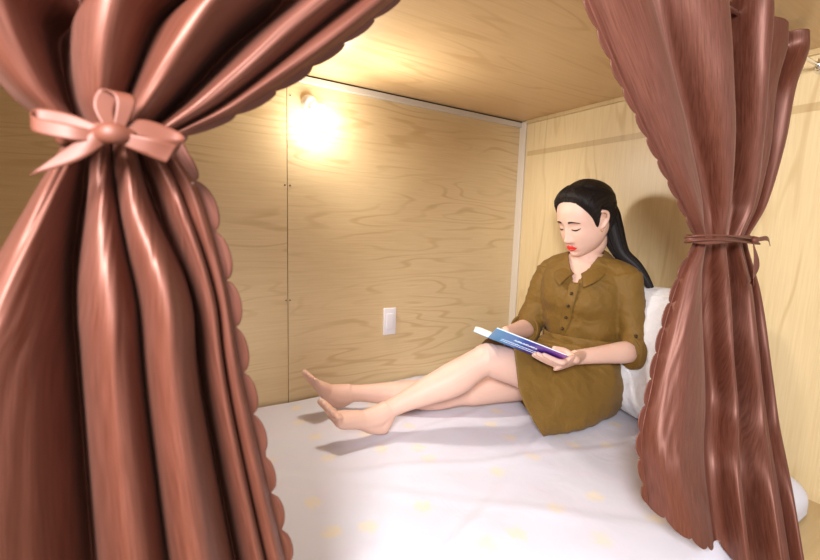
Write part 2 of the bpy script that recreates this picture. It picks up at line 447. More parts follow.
# torso profile: z, cx, cy, r_lateral, r_front, facing angle in degrees
TOR = [(.05, -.195, -.53, .150, .110, 160), (.14, -.20, -.535, .152, .112, 162), (.245, -.185, -.54, .112, .088, 176), (.33, -.187, -.54, .122, .094, 190),
       (.41, -.190, -.54, .132, .110, 198), (.475, -.185, -.538, .138, .092, 200), (.515, -.182, -.535, .122, .068, 200), (.545, -.182, -.535, .080, .052, 200), (.57, -.187, -.537, .052, .050, 198)]
def T(z, phi, off=0):
    """point of the torso: phi 0 = front, + = her left side"""
    cx, cy, rl, rf, az = tab(TOR, z); a = R(az); f = V((cos(a), sin(a), 0)); l = V((-sin(a), cos(a), 0))
    s, c_ = sin(phi), cos(phi)
    bust = .018*exp(-((z-.405)/.045)**2)*(exp(-((phi-.5)/.33)**2)+exp(-((phi+.5)/.33)**2))
    k = rf*(1 if c_ > 0 else .85)
    return V((cx, cy, z))+l*(-1 if False else 1)*s*(rl+off)*1.0+f*(c_*(k+off)+bust)
def torso(z0, z1, off, nz=40, n=72, zoff=None):
    vs, fs = [], []
    for j in range(nz+1):
        z = z0+(z1-z0)*j/nz
        for k in range(n):
            o2 = off if zoff is None else zoff(z, 2*pi*k/n)
            vs.append(T(z, 2*pi*k/n, o2))
    for j in range(nz):
        for k in range(n):
            a = j*n+k; b = j*n+(k+1) % n; fs.append([a, b, b+n, a+n])
    for j, rev in ((0, 1), (nz, 0)):
        c = sum((vs[j*n+k] for k in range(n)), V())/n; vs.append(c); ci = len(vs)-1
        for k in range(n):
            f = [j*n+k, j*n+(k+1) % n, ci]; fs.append(f[::-1] if rev else f)
    return vs, fs

# head (local frame: x her right... +x, y forward, z up; origin between the ears)
HS = 1.04
fwd = V((-.985, .10, -.40)).normalized()
xr = fwd.cross(V((0, -.03, 1))).normalized(); zu = xr.cross(fwd)
HC = V((-.235, -.552, .686))
HM = Matrix(((xr.x*HS, fwd.x*HS, zu.x*HS, HC.x), (xr.y*HS, fwd.y*HS, zu.y*HS, HC.y), (xr.z*HS, fwd.z*HS, zu.z*HS, HC.z), (0, 0, 0, 1)))
HD = [(-.112, .050, .030, .006), (-.106, .066, .000, .022), (-.094, .073, -.020, .040), (-.075, .077, -.040, .0560), (-.055, .079, -.062, .0655), (-.035, .080, -.078, .0705),
      (-.01, .081, -.090, .0715), (.02, .084, -.097, .0735), (.045, .083, -.097, .073), (.068, .075, -.089, .067), (.088, .058, -.070, .054), (.102, .036, -.046, .036), (.110, .010, -.018, .014)]
def gs(x, s): return exp(-(x/s)**2)
def facebump(x, z):
    b = 0
    if z > -.052: t_ = (z+.040)/.046; b += (.019*gs((z+.040), .0135)*gs(x, .0095) + .012*gs(z+.018, .022)*gs(x, .0065))
    else: b += .019*gs((z+.040), .0090)*gs(x, .0095)
    for s in (-1, 1):
        b += .008*gs(z+.044, .007)*gs(x-s*.011, .006)
        b += -.0065*gs(z-.002, .013)*gs(x-s*.028, .016) + .0052*gs(z+.001, .008)*gs(x-s*.031, .012)
        b += .003*gs(z-.020, .008)*gs(x-s*.030, .02)
        b += .003*gs(z+.030, .02)*gs(x-s*.040, .016)
    b += .0050*gs(z+.0655, .0045)*gs(x, .018)+.0055*gs(z+.0755, .0045)*gs(x, .016)-.0035*gs(z+.0705, .002)*gs(x, .018)
    b += -.003*gs(z+.084, .005)*gs(x, .02)+.005*gs(z+.097, .009)*gs(x, .018)
    return b
def headpt(z, phi, off=0):
    yf, yb, wd = tab(HD, z); e = .92
    s, c_ = sin(phi), cos(phi); yc = -.005 if z > -.06 else -.005
    sx = math.copysign(abs(s)**e, s); cy_ = math.copysign(abs(c_)**e, c_)
    mid = (yf+yb)/2*(.35)
    x = wd*sx; y = mid+(yf-mid)*cy_ if c_ > 0 else mid+(yb-mid)*(-cy_)
    n = V((s*1.0, c_, 0)); 
    p = V((x, y, z))
    if c_ > .2: p.y += facebump(x, z)*min(1, (c_-.2)*3)
    if off: p += V((s, c_, 0)).normalized()*off*sqrt(max(0, 1-(max(0, z-.04)/.085)**2))+V((0, 0, off*max(0, z-.02)/.09))
    return p
def fpt(x, z, off=.0):
    yf, yb, wd = tab(HD, z); mid = (yf+yb)/2*.35; e = .92
    s = min(1, abs(x)/wd)**(1/e); c_ = sqrt(max(0, 1-s*s))
    return V((x, mid+(yf-mid)*c_**e+facebump(x, z)*min(1, max(0, (c_-.2)*3))+off, z))
def headgeo():
    n, nz = 96, 110; vs, fs = [], []
    for j in range(nz+1):
        z = -.112+.222*(.5-.5*cos(pi*j/nz))
        for k in range(n): vs.append(headpt(z, 2*pi*k/n))
    for j in range(nz):
        for k in range(n):
            a = j*n+k; b = j*n+(k+1) % n; fs.append([a, a+n, b+n, b])
    for j, rev in ((0, 0), (nz, 1)):
        c = sum((vs[j*n+k] for k in range(n)), V())/n; vs.append(c); ci = len(vs)-1
        for k in range(n):
            f = [j*n+k, j*n+(k+1) % n, ci]; fs.append(f[::-1] if rev else f)
    return [HM @ v for v in vs], fs
def ear(s):
    vs, fs = [], []
    path = []
    g = loft([V((s*.066, .006, .022)), V((s*.078, -.004, .030)), V((s*.084, -.017, .022)), V((s*.082, -.018, .002)), V((s*.074, -.004, -.018)), V((s*.069, .006, -.022))],
             [.004, .005, .0052, .0048, .006, .004], 30, 10)
    g2 = loft([V((s*.068, 0, .016)), V((s*.072, -.006, .004)), V((s*.068, 0, -.014))], [(.010, .004), (.012, .004), (.007, .004)], 12, 12, side=(0, 1, 0))
    g = join(g, g2); return [HM @ v for v in g[0]], g[1]

def hl(p): return HM @ V(p)
NECK = loft([V((-.185, -.535, .50)), V((-.190, -.538, .57)), hl((0, -.022, -.085)), hl((0, -.018, -.03))], [(.060, .055), (.049, .048), (.048, .050), (.045, .05)], 24, 32, side=(0, 1, 0))

# arms
LSH, LEL, LWR = V((-.145, -.665, .482)), V((-.150, -.738, .252)), V((-.378, -.680, .247))
RSH, REL, RWR = V((-.215, -.405, .482)), V((-.270, -.365, .262)), V((-.440, -.420, .275))
def arm(sh, el, wr):
    d = (wr-el)
    up_ = loft([sh, sh.lerp(el, .5), el], [.047, .042, .034], 16, 20)
    fo = loft([el, el+d*.25, el+d*.6, wr, wr+d*.08], [(.033, .033), (.037, .035), (.030, .028), (.0245, .020), (.025, .018)], 22, 20)
    return [up_, fo]
# book frame
BS0, BS1 = V((-.652, -.545, .310)), V((-.468, -.650, .232))     # spine, far end and near end
BD = V((-.50, -.76, .42)).normalized()                         # spine towards the near fore-edge
BW = .145
BA = (BS1-BS0); BN = BD.cross(BA.normalized()).normalized()
if BN.z > 0: BN = -BN                                             # outward (cover) side of the near half
BF = V((.36, .92, -.10)).normalized()                              # spine towards the far fore-edge
BFN = BF.cross(BA.normalized()).normalized()
if BFN.z > 0: BFN = -BFN
def bk(u, v, off=0): return BS0+BA*u+BD*(BW*v)+BN*off
def bkf(u, v, off=0): return BS0+BA*u+BF*(BW*v)+BFN*off

def hand(wr, fingers, palmk, thumb, nrm):
    gsx = []
    k = sum((f[0] for f in fingers), V())/4
    across = (fingers[3][0]-fingers[0][0]).normalized()
    gsx.append(loft([wr-(k-wr)*.1, wr.lerp(k, .35), wr.lerp(k, .8), k], [(.024, .017), (.032, .016), (.038, .013), (.036, .009)], 14, 20, side=across))
    for f in fingers:
        gsx.append(loft([wr.lerp(f[0], .75)]+f, [.0095, .0092, .0085, .0078, .0062], 18, 10))
    gsx.append(loft([wr.lerp(k, .18)]+thumb, [.013, .0125, .0105, .0078], 16, 12))
    return gsx
lf = []
for i, (v, L_) in enumerate(((.34, .98), (.47, 1.0), (.60, .95), (.72, .80))):
    lf.append([bk(1.06-.02*i, v-.02, .011), bk(1.06-.17*L_, v-.02, .0135), bk(1.06-.31*L_, v-.01, .0125), bk(1.06-.42*L_, v, .0105)])
lf.reverse()
LT = [bk(1.20, .50, -.018), bk(1.06, .42, -.033), bk(.90, .40, -.031)]
LH = hand(LWR, lf, None, LT, BN)
rf_ = []
for i, (u, L_) in enumerate(((.60, .9), (.70, 1.0), (.80, .97), (.90, .8))):
    rf_.append([bkf(u+.02, 1.10, .010), bkf(u, 1.10-.17*L_, .015), bkf(u, 1.10-.32*L_, .0135), bkf(u, 1.10-.44*L_, .0115)])
RT = [bkf(.80, 1.20, -.012), bkf(.66, 1.04, -.030), bkf(.60, .90, -.028)]
RH = hand(RWR, rf_, None, RT, BFN)

# legs
LHIP, LKN, LAN = V((-.25, -.595, .115)), V((-.622, -.510, .226)), V((-.925, -.408, .078))
RHIP, RKN, RAN = V((-.23, -.455, .105)), V((-.575, -.395, .070)), V((-.955, -.195, .062))
def leg(h, k, a, kz):
    d1, d2 = k-h, a-k; dn = V((0, 0, -1))
    th = loft([h, h+d1*.35, h+d1*.7, k], [.088, .080, .064, .051], 24, 28)
    sh = loft([k-d2*.02, k+d2*.12+dn*.002, k+d2*.34+dn*.010, k+d2*.62+dn*.004, k+d2*.88, a], [.0500, .0485, .0545, .0425, .0300, .0290], 34, 28)
    return [th, sh]
def foot(an, heel, ball_, tip, side, upv, bigside):
    """side: unit vector to her left across the foot; upv: dorsum side"""
    side = V(side).normalized(); upv = V(upv).normalized()
    mid = heel.lerp(ball_, .5)+upv*.014
    g = [loft([heel, heel.lerp(ball_, .22)+upv*.006, mid, ball_, ball_.lerp(tip, .35)], [(.026, .026), (.028, .031), (.031, .027), (.040, .0175), (.038, .012)], 24, 24, side=side),
         loft([an+(an-heel)*.04, an, an.lerp(heel.lerp(ball_, .28)+upv*.014, .6), heel.lerp(ball_, .42)+upv*.016], [(.026, .027), (.031, .033), (.033, .034), (.031, .026)], 16, 24, side=side),
         loft([an, heel.lerp(an, .35), heel], [.030, .029, .026], 12, 20)]
    fd = (tip-ball_)
    for i in range(5):
        q = (i-2)/2*bigside           # -1 little toe ... +1 big toe when bigside=1
        rr = (.0075, .008, .0085, .009, .0125)[i] 
        ln = (.72, .84, .95, 1.04, 1.08)[i]
        b0 = ball_+side*(q*.026)-fd*.05; b1 = ball_+side*(q*.0315)+fd*ln
        g.append(loft([b0, b0.lerp(b1, .6)+upv*.003, b1-upv*.002], [rr*1.15, rr, rr*.85], 12, 12))
    return g
# left foot: near side, lying slightly turned out; big toe on its right (far/up) side
lfd = V((-.165, .02, .055)).normalized()
LF = foot(LAN, V((-.945, -.408, .030)), V((-1.080, -.388, .074)), V((-1.112, -.378, .112)), (.20, -.90, -.25), (-.45, -.25, .85), -1)
RF = foot(RAN, V((-.985, -.170, .030)), V((-1.065, -.178, .105)), V((-1.098, -.176, .146)), (0.05, -.97, .1), (-.70, .05, .70), -1)
BODY = join(torso(.06, .565, 0), headgeo(), ear(1), ear(-1), NECK, *arm(LSH, LEL, LWR), *arm(RSH, REL, RWR), *LH, *RH,
            *leg(LHIP, LKN, LAN, 0), *leg(RHIP, RKN, RAN, 0), *LF, *RF)
bv, bf = remesh(BODY, .0028, 2)
# flat contact with the sheet
for v in bv:
    if v.z < .0035: v.z = .0035+(v.z-.0035)*.05
obj('body', bv, bf, M['skin'], PERSON)

# face details
def patch(name, fn, nu, nv, m, parent=PERSON):
    vs = [HM @ fn(i/nu, j/nv) for j in range(nv+1) for i in range(nu+1)]
    fs = [[j*(nu+1)+i, j*(nu+1)+i+1, (j+1)*(nu+1)+i+1, (j+1)*(nu+1)+i] for j in range(nv) for i in range(nu)]
    return obj(name, vs, fs, m, parent)
def lips(u, v):
    x = (u-.5)*.046; k = abs(u-.5)*2
    top = -.0600-.0015*exp(-(x/.004)**2)-.0100*k**2.2+.0015*exp(-((abs(x)-.007)/.004)**2); bot = -.0795+.0095*k**2.4
    if k > .999: top = bot = -.0700
    z = top+(bot-top)*v
    return fpt(x, z, .0016*sin(pi*v)*(1-k**4)+.0022)
patch('lips', lips, 30, 12, M['lips'])
for s in (-1, 1):
    patch('eyebrow', lambda u, v: fpt(s*(.014+.034*u), .0185+.0055*sin(pi*min(1, u*.9+.15))-.003*u+(v-.5)*.0075*(1-.65*u), .0020), 20, 4, M['hairskin'])
    patch('eyelash', lambda u, v: fpt(s*(.0175+.0285*u), -.0035-.0045*sin(pi*u)+.0012*u+(v-.5)*.0050*(sin(pi*(u*.85+.12))**.6), .0022), 20, 3, M['lash'])
obj('earring', *(lambda g: ([HM @ v for v in g[0]], g[1]))(tube([V((-.071+.0*cos(a), .004+.006*sin(a), -.028+.007*cos(a))) for a in [i*2*pi/10 for i in range(11)]], .0009, 8, 40)), M['gold'], PERSON)

# hair
HL = [(0, .084), (25, .080), (42, .068), (56, .046), (66, .022), (74, -.012), (80, -.010), (86, .018), (94, .030), (104, .022), (114, -.02), (130, -.072), (180, -.088)]
def zh(phi):
    d = abs(math.degrees(math.atan2(sin(phi), cos(phi)))); return tab(HL, d)[0]
def haircap():
    n, nt = 180, 44; vs, fs, uv = [], [], []
    for j in range(nt+1):
        t_ = j/nt
        for k in range(n+1):
            phi = 2*pi*k/n; z = zh(phi)+(.1095-zh(phi))*t_
            th = .0150*sm(t_*2.6)*(.75+.25*sm((z+.03)/.12))+.001
            th *= 1-.8*max(0, cos(phi))*(1-sm(t_*1.5))
            th += .0012*noise.noise(V((phi*9, t_*1.2, 0)))
            back = max(0, -cos(phi)); th += .006*back*sm(t_*3)
            vs.append(HM @ headpt(z, phi, th)); uv.append((phi/6.28, t_*.4))
    for j in range(nt):
        for k in range(n):
            a = j*(n+1)+k; fs.append([a, a+n+1, a+n+2, a+1])
    top = HM @ V((0, -.006, .110+.0185)); vs.append(top); uv.append((0, .4)); ci = len(vs)-1
    for k in range(n): fs.append([nt*(n+1)+k, ci, nt*(n+1)+k+1])
    return vs, fs, uv
v_, f_, u_ = haircap()
HAIR = obj('hair', v_, f_, M['hair'], PERSON, uvs=u_); solid(HAIR, .004, -1)
TAIL = [hl((-.010, -.070, .050)), hl((-.020, -.082, .0)), hl((-.034, -.082, -.050)), V((-.120, -.625, .580)), V((-.100, -.678, .530)), V((-.088, -.715, .480)), V((-.084, -.735, .44))]
tl = loft(TAIL, [(.040, .022), (.042, .026), (.036, .024), (.028, .018), (.020, .012), (.012, .008), (.004, .003)], 40, 40, side=(.35, -.9, .1))
strands = []
random.seed(3)
for i in range(70):
    a = random.uniform(0, 2*pi); rr_ = random.uniform(.8, 1.1)
    ks = []
    for j, p in enumerate(TAIL):
        w1 = (.040, .042, .036, .028, .020, .012, .008)[j]; w2 = (.022, .026, .024, .018, .012, .008, .006)[j]
        ks.append(p+V((.35, -.9, .1)).normalized()*cos(a)*w1*rr_+V((.9, .35, .2)).normalized()*sin(a)*w2*rr_)
    strands.append(tube(ks, .0016, 5, 26))
obj('hair_tail', *join(tl, *strands), M['hair'], HAIR)
# combed-back strands over the cap
strands = []
for i in range(130):
    ph = random.uniform(-2.3, 2.3); ks = []
    for j in range(9):
        q = j/8; phi = ph+(math.copysign(pi, ph)-ph)*(q**1.6)*.85; z0 = zh(ph)+.004
        z = z0+(.03-z0)*q+ .065*sin(pi*q)*max(0, cos(ph))
        z = min(z, .106)
        zz = max(z, zh(phi)+.004)
        tt = (zz-zh(phi))/(.1095-zh(phi))
        ks.append(HM @ headpt(zz, phi, .0155*(1-.8*max(0, cos(phi))*(1-sm(tt*1.5)))*sm(tt*2.6)*(.75+.25*sm((zz+.03)/.12))+.006*max(0, -cos(phi))*sm(tt*3)+.0012))
    strands.append(tube(ks, .0011, 5, 24))
obj('hair_strand', *join(*strands), M['hair'], HAIR)

# dress
def bod_off(z, phi):
    o2 = .013+.010*gs(z-.30, .04)+.006*gs(z-.36, .06)
    return o2+.004*sin(phi*9+z*20)*gs(z-.27, .035)
def sleeve(sh, el, wr, out):
    d = (el-sh); e2 = wr-el
    return [loft([sh-d*.04+V((0, 0, .004)), sh+d*.25, sh+d*.6, el, el+e2*.13], [.056, .055, .050, .051, .050], 30, 32, capk=.15)]
bod = join(torso(.245, .560, 0, 50, 96, bod_off), *sleeve(LSH, LEL, LWR, 1), *sleeve(RSH, REL, RWR, -1),
           loft([LSH+V((0, 0, .008)), V((-.175, -.56, .535)), V((-.20, -.50, .535)), RSH+V((0, 0, .008))], [.046, .042, .042, .046], 20, 24))
dv, df = remesh(bod, .004, 3)
def wrinkle(p, amp=.004):
    q = V((p.x*9, p.y*9, p.z*16)); n1 = noise.noise(q+V((3, 1, 2)))
    q2 = V((p.x*22+p.z*10, p.y*22, p.z*26)); return amp*(n1*1.0+(1-abs(noise.noise(q2))*2)*.35)
def push(vs, fs, amp):
    me = bpy.data.meshes.new('t'); me.from_pydata([tuple(v) for v in vs], [], fs); me.update()
    ns = [v.normal.copy() for v in me.vertices]; bpy.data.meshes.remove(me)
    return [v+n*wrinkle(v, amp) for v, n in zip(vs, ns)]
dv = push(dv, df, .0075)
def prune(vs, fs, test):
    bad = {i for i, v in enumerate(vs) if test(v)}
    keep = [i for i in range(len(vs)) if i not in bad]; mp = {a: b for b, a in enumerate(keep)}
    return [vs[i] for i in keep], [[mp[i] for i in f] for f in fs if not any(i in bad for i in f)]
fa = R(200); FV = V((cos(fa), sin(fa), 0)); LV = V((-sin(fa), cos(fa), 0)); TC = V((-.184, -.537, 0))
def neckcut(v):
    p = v-TC; a = p.dot(FV); l = p.dot(LV)
    if a > 0 and v.z > .462 and abs(l) < (v.z-.462)*.50: return True
    if v.z > .535 and sqrt((a*.9)**2+l**2) < .060: return True
    return False
dv, df = prune(dv, df, neckcut)
DRESS = obj('dress', dv, df, M['cloth'], PERSON); solid(DRESS, .0022, -1)
# skirt
SK = [
 [T(.262, 2*pi*k/8*-1 if False else -2*pi*k/8*-1, .016) for k in range(8)],
 [V((-.335, -.50, .232)), V((-.315, -.625, .222)), V((-.235, -.715, .135)), V((-.135, -.690, .035)), V((-.085, -.54, .018)), V((-.11, -.42, .03)), V((-.185, -.345, .125)), V((-.285, -.39, .205))],
 [V((-.455, -.485, .258)), V((-.450, -.600, .245)), V((-.40, -.690, .125)), V((-.345, -.700, .010)), V((-.30, -.53, .008)), V((-.30, -.37, .012)), V((-.36, -.315, .11)), V((-.43, -.38, .20))],
 [V((-.570, -.485, .296)), V((-.572, -.572, .282)), V((-.585, -.632, .140)), V((-.508, -.664, .006)), V((-.43, -.55, .006)), V((-.36, -.40, .008)), V((-.42, -.325, .10)), V((-.53, -.38, .205))]]
# spread the waist ring angles the way the other rings run (front, front-left, left, ...)
SK[0] = [T(.262, a, .016) for a in (0, pi/4, pi/2, 3*pi/4, pi, -3*pi/4, -pi/2, -pi/4)]
if (SK[0][2]-V((-.2, -.7, .26))).length > (SK[0][6]-V((-.2, -.7, .26))).length:
    SK[0] = [SK[0][0]]+SK[0][1:][::-1]
mid01 = [(a*.55+b*.45)+(((a+b)*.5-V((-.2, -.54, .2))).normalized()*.006) for a, b in zip(SK[0], SK[1])]
SK.insert(1, mid01)
sv, sf = rings(SK, 140, 90)
def skirt_w(i, v):
    j, k = i//140, i % 140; t_ = j/90; ang = k/140*2*pi
    return .0055*sin(ang*11+noise.noise(V((t_*3, ang, 0)))*4)*exp(-((t_-.05)/.22)**2)
cen = [sum((sv[j*140+k] for k in range(140)), V())/140 for j in range(91)]
sv = [v+(v-cen[i//140]).normalized()*(skirt_w(i, v)+wrinkle(v, .010)*min(1, (i//140)/20)) for i, v in enumerate(sv)]
for v in sv: v.z = max(v.z, .004)
SKIRT = obj('skirt', sv, sf, M['cloth'], DRESS); solid(SKIRT, .002, -1)
# belt
def band(z0, z1, off, m, name, par, nz=6, n=96, wav=.002):
    vs, fs = [], []
    for j in range(nz+1):
        for k in range(n):
            a = 2*pi*k/n; z = z0+(z1-z0)*j/nz
            vs.append(T(z, a, off+.003*sin(pi*j/nz)+wav*sin(a*13+j))+V((0, 0, .003*sin(a*3))))
    for j in range(nz):
        for k in range(n):
            a = j*n+k; b = j*n+(k+1) % n; fs.append([a, b, b+n, a+n])
    return obj(name, vs, fs, m, par)
solid(band(.250, .278, .027, M['cloth'], 'waistband', DRESS), .003, 1)
# knotted sash end at the front
fr = T(.262, .15 if True else 0, .030)
kn = ball(fr, .012, 1.2, 1.2, .9)
def strip(pts, wv, width, th=.0015, n=24):
    pts = [V(p) for p in pts]; vs, fs = [], []
    wv = [V(x) for x in wv] if isinstance(wv, list) else [V(wv)]*len(pts)
    wd = width if isinstance(width, list) else [width]*len(pts)
    for i in range(n+1):
        t_ = i/n; p = cr(pts, t_); x = cr(wv, t_).normalized(); w_ = cr(wd, t_)
        for k in range(7): 
            q = k/6-.5; vs.append(p+x*w_*q)
    for i in range(n):
        for k in range(6):
            a = i*7+k; fs.append([a, a+1, a+8, a+7])
    return vs, fs
# placket and buttons
sg = 1 if T(.40, .3).dot(LV) > T(.40, 0).dot(LV) else -1
def fronts(z, x): return T(z, x, bod_off(z, 0)+.004)
vs, fs = [], []
for j in range(31):
    z = .272+(.470-.272)*j/30
    for k in range(5): vs.append(fronts(z, (k/4-.5)*.24))
for j in range(30):
    for k in range(4):
        a = j*5+k; fs.append([a, a+1, a+6, a+5])
solid(obj('placket', vs, fs, M['cloth'], DRESS), .0025, 1)
for z in (.305, .348, .391, .434):
    p = T(z, 0, bod_off(z, 0)+.007); n_v = FV
    b = obj('button', *loft([p, p+n_v*.0022], [.0058, .0052], 3, 16), M['button'], DRESS); 
# collar flaps
def collar(s):
    # rows from the neckline (v=0) to the outer edge (v=1); u from the back of the neck to the front tip
    vs, fs = [], []; nu, nv = 26, 10
    for j in range(nv+1):
        v = j/nv
        for i in range(nu+1):
            u = i/nu
            zin = .580-.085*u**1.6; phin = s*(pi*(1-u)+.20*u)
            cx, cy, rl, rf, az = tab(TOR, .56); 
            # inner line: ring round the neck that drops to the V
            f1 = FV*(cos(phin)*(.056+.030*u**2))+LV*(sin(phin)*.060)
            pin = TC+f1+V((0, 0, zin))
            # outer line: falls on the shoulders, pointed tip at the front
            wout = .036+.030*sm((u-.55)*2.2)
            zo = zin-(.018+.020*sm((u-.45)*2))
            dirv = (FV*cos(phin*.86)+LV*sin(phin*.86+s*.30*u)).normalized()
            pout = TC+f1+dirv*wout+V((0, 0, zo))
            p = pin.lerp(pout, v)+V((0, 0, .010*sin(pi*v)*(1-.5*u)+.004))+FV*(.004*u)
            vs.append(p)
    for j in range(nv):
        for i in range(nu):
            a = j*(nu+1)+i; fs.append([a, a+1, a+nu+2, a+nu+1])
    return vs, fs
for s in (1, -1): solid(obj('collar', *collar(s), M['cloth'], DRESS), .0025, 1)
# rolled sleeve cuffs with a tab button
for (sh, el, wr, s) in ((LSH, LEL, LWR, 1), (RSH, REL, RWR, -1)):
    e2 = (wr-el).normalized(); a0 = el+e2*.006; a1 = el+e2*.044
    vs, fs = [], []; n = 40
    sd = e2.cross(V((0, 0, 1))).normalized(); uu = sd.cross(e2)
    prof = [(0, .054), (.004, .0575), (.018, .0590), (.030, .0575), (.034, .0545), (.032, .050), (.020, .047)]
    for (l, r_) in prof:
        for k in range(n):
            a = 2*pi*k/n; r2 = r_*(1+.03*sin(3*a+1)); vs.append(a0+e2*l+sd*cos(a)*r2+uu*sin(a)*r2*1.0)
    for j in range(len(prof)-1):
        for k in range(n):
            a = j*n+k; b = j*n+(k+1) % n; fs.append([a, b, b+n, a+n])
    obj('cuff', vs, fs, M['cloth'], DRESS)
    if s > 0:
        dd = (el-sh).normalized(); outv = V((-.80, -.60, .0)).normalized()
        tp = sh+(el-sh)*.72
        obj('sleeve_tab', *strip([tp+outv*.052, tp+dd*.03+outv*.053, tp+dd*.065+outv*.058], dd.cross(outv), .018), M['cloth'], DRESS)
        obj('button', *loft([tp+outv*.052+dd*.006, tp+outv*.056+dd*.006], [.006, .0055], 3, 16), M['button'], DRESS)

# ---------------------------------------------------------------- open book
t = thing('book', 'open book with a cyan and violet cover held in the woman\'s hands', 'book', BS0)
def covermat():
    m = mat('book_cover', (0, .5, .8), .3); P = m.node_tree.nodes['Principled BSDF']
    tc = nd(m, 'ShaderNodeTexCoord'); sx = nd(m, 'ShaderNodeSeparateXYZ'); lk(m, tc.outputs['UV'], sx.inputs[0])
    n = nd(m, 'ShaderNodeTexNoise', i_Scale=6, i_Detail=3.0); lk(m, tc.outputs['UV'], n.inputs['Vector'])
    f = math_(m, 'ADD', sx.outputs[0], math_(m, 'MULTIPLY', math_(m, 'SUBTRACT', n.outputs['Fac'], .5), .35))
    c = ramp(m, f, [(.12, (0, .36, .78)), (.36, (.0, .20, .70)), (.52, (.06, .05, .50)), (.85, (.16, .03, .42)), (1.0, (.30, .08, .45))])
    lk(m, c, P.inputs['Base Color']); return m
M['cover'] = covermat()
M['cover_ink'] = mat('cover_lettering', (.75, .88, .95), .5)
def slab(fn, o0, o1, bulge=0, nu=16, nv=16):
    vs, fs, uv = [], [], []
    for lay, off in ((0, o0), (1, o1)):
        for j in range(nv+1):
            for i in range(nu+1):
                u, v = i/nu, j/nv; vs.append(fn(u, v, off)); uv.append((u, v))
    N_ = (nu+1)*(nv+1)
    for j in range(nv):
        for i in range(nu):
            a = j*(nu+1)+i; fs.append([a, a+1, a+nu+2, a+nu+1]); fs.append([N_+a, N_+a+nu+1, N_+a+nu+2, N_+a+1])
    for i in range(nu):
        a = i; fs.append([a, N_+a, N_+a+1, a+1]); a = nv*(nu+1)+i; fs.append([a, a+1, N_+a+1, N_+a])
    for j in range(nv):
        a = j*(nu+1); fs.append([a, a+nu+1, N_+a+nu+1, N_+a]); a = j*(nu+1)+nu; fs.append([a, N_+a, N_+a+nu+1, a+nu+1])
    return vs, fs, uv
def curve_n(fn):   # slight paper bow
    return lambda u, v, off: fn(u, v, off)+V((0, 0, .006))*sin(pi*min(1, v*1.1))
g = slab(bk, .0006, -.0006); obj('cover', g[0], g[1], M['cover'], t, False, g[2])
g = slab(bkf, .0006, -.0006); obj('cover', g[0], g[1], M['cover'], t, False, g[2])
g = slab(lambda u, v, o_: bk(.02+u*.96, .01+v*.90, o_-(.003*sin(pi*v) if o_ < -.003 else 0)), -.0008, -.007); obj('pages', g[0], g[1], M['paper'], t, False, g[2])
g = slab(lambda u, v, o_: bkf(.015+u*.97, .01+v*.96, o_-(.003*sin(pi*v) if o_ < -.003 else 0)), -.0008, -.018); obj('pages', g[0], g[1], M['paper'], t, False, g[2])
# illegible pale title strokes on the near cover
ink = []
random.seed(11)
for row, (v0, us, hgt) in enumerate(((.62, (.30, .62), .10), (.36, (.16, .70), .055), (.22, (.16, .66), .04))):
    u = us[0]
    while u < us[1]:
        wd_ = random.uniform(.012, .03); sl = random.uniform(-.02, .02)
        pts = [bk(u, v0, .0012), bk(u+wd_*.5+sl, v0+hgt*random.uniform(.6, 1), .0012), bk(u+wd_, v0+random.uniform(-.01, .02), .0012)]
        ink.append(tube(pts, .0011 if row == 0 else .0007, 5, 8)); u += wd_*.8
    obj('lettering', *join(*ink), M['cover_ink'], t); ink = []


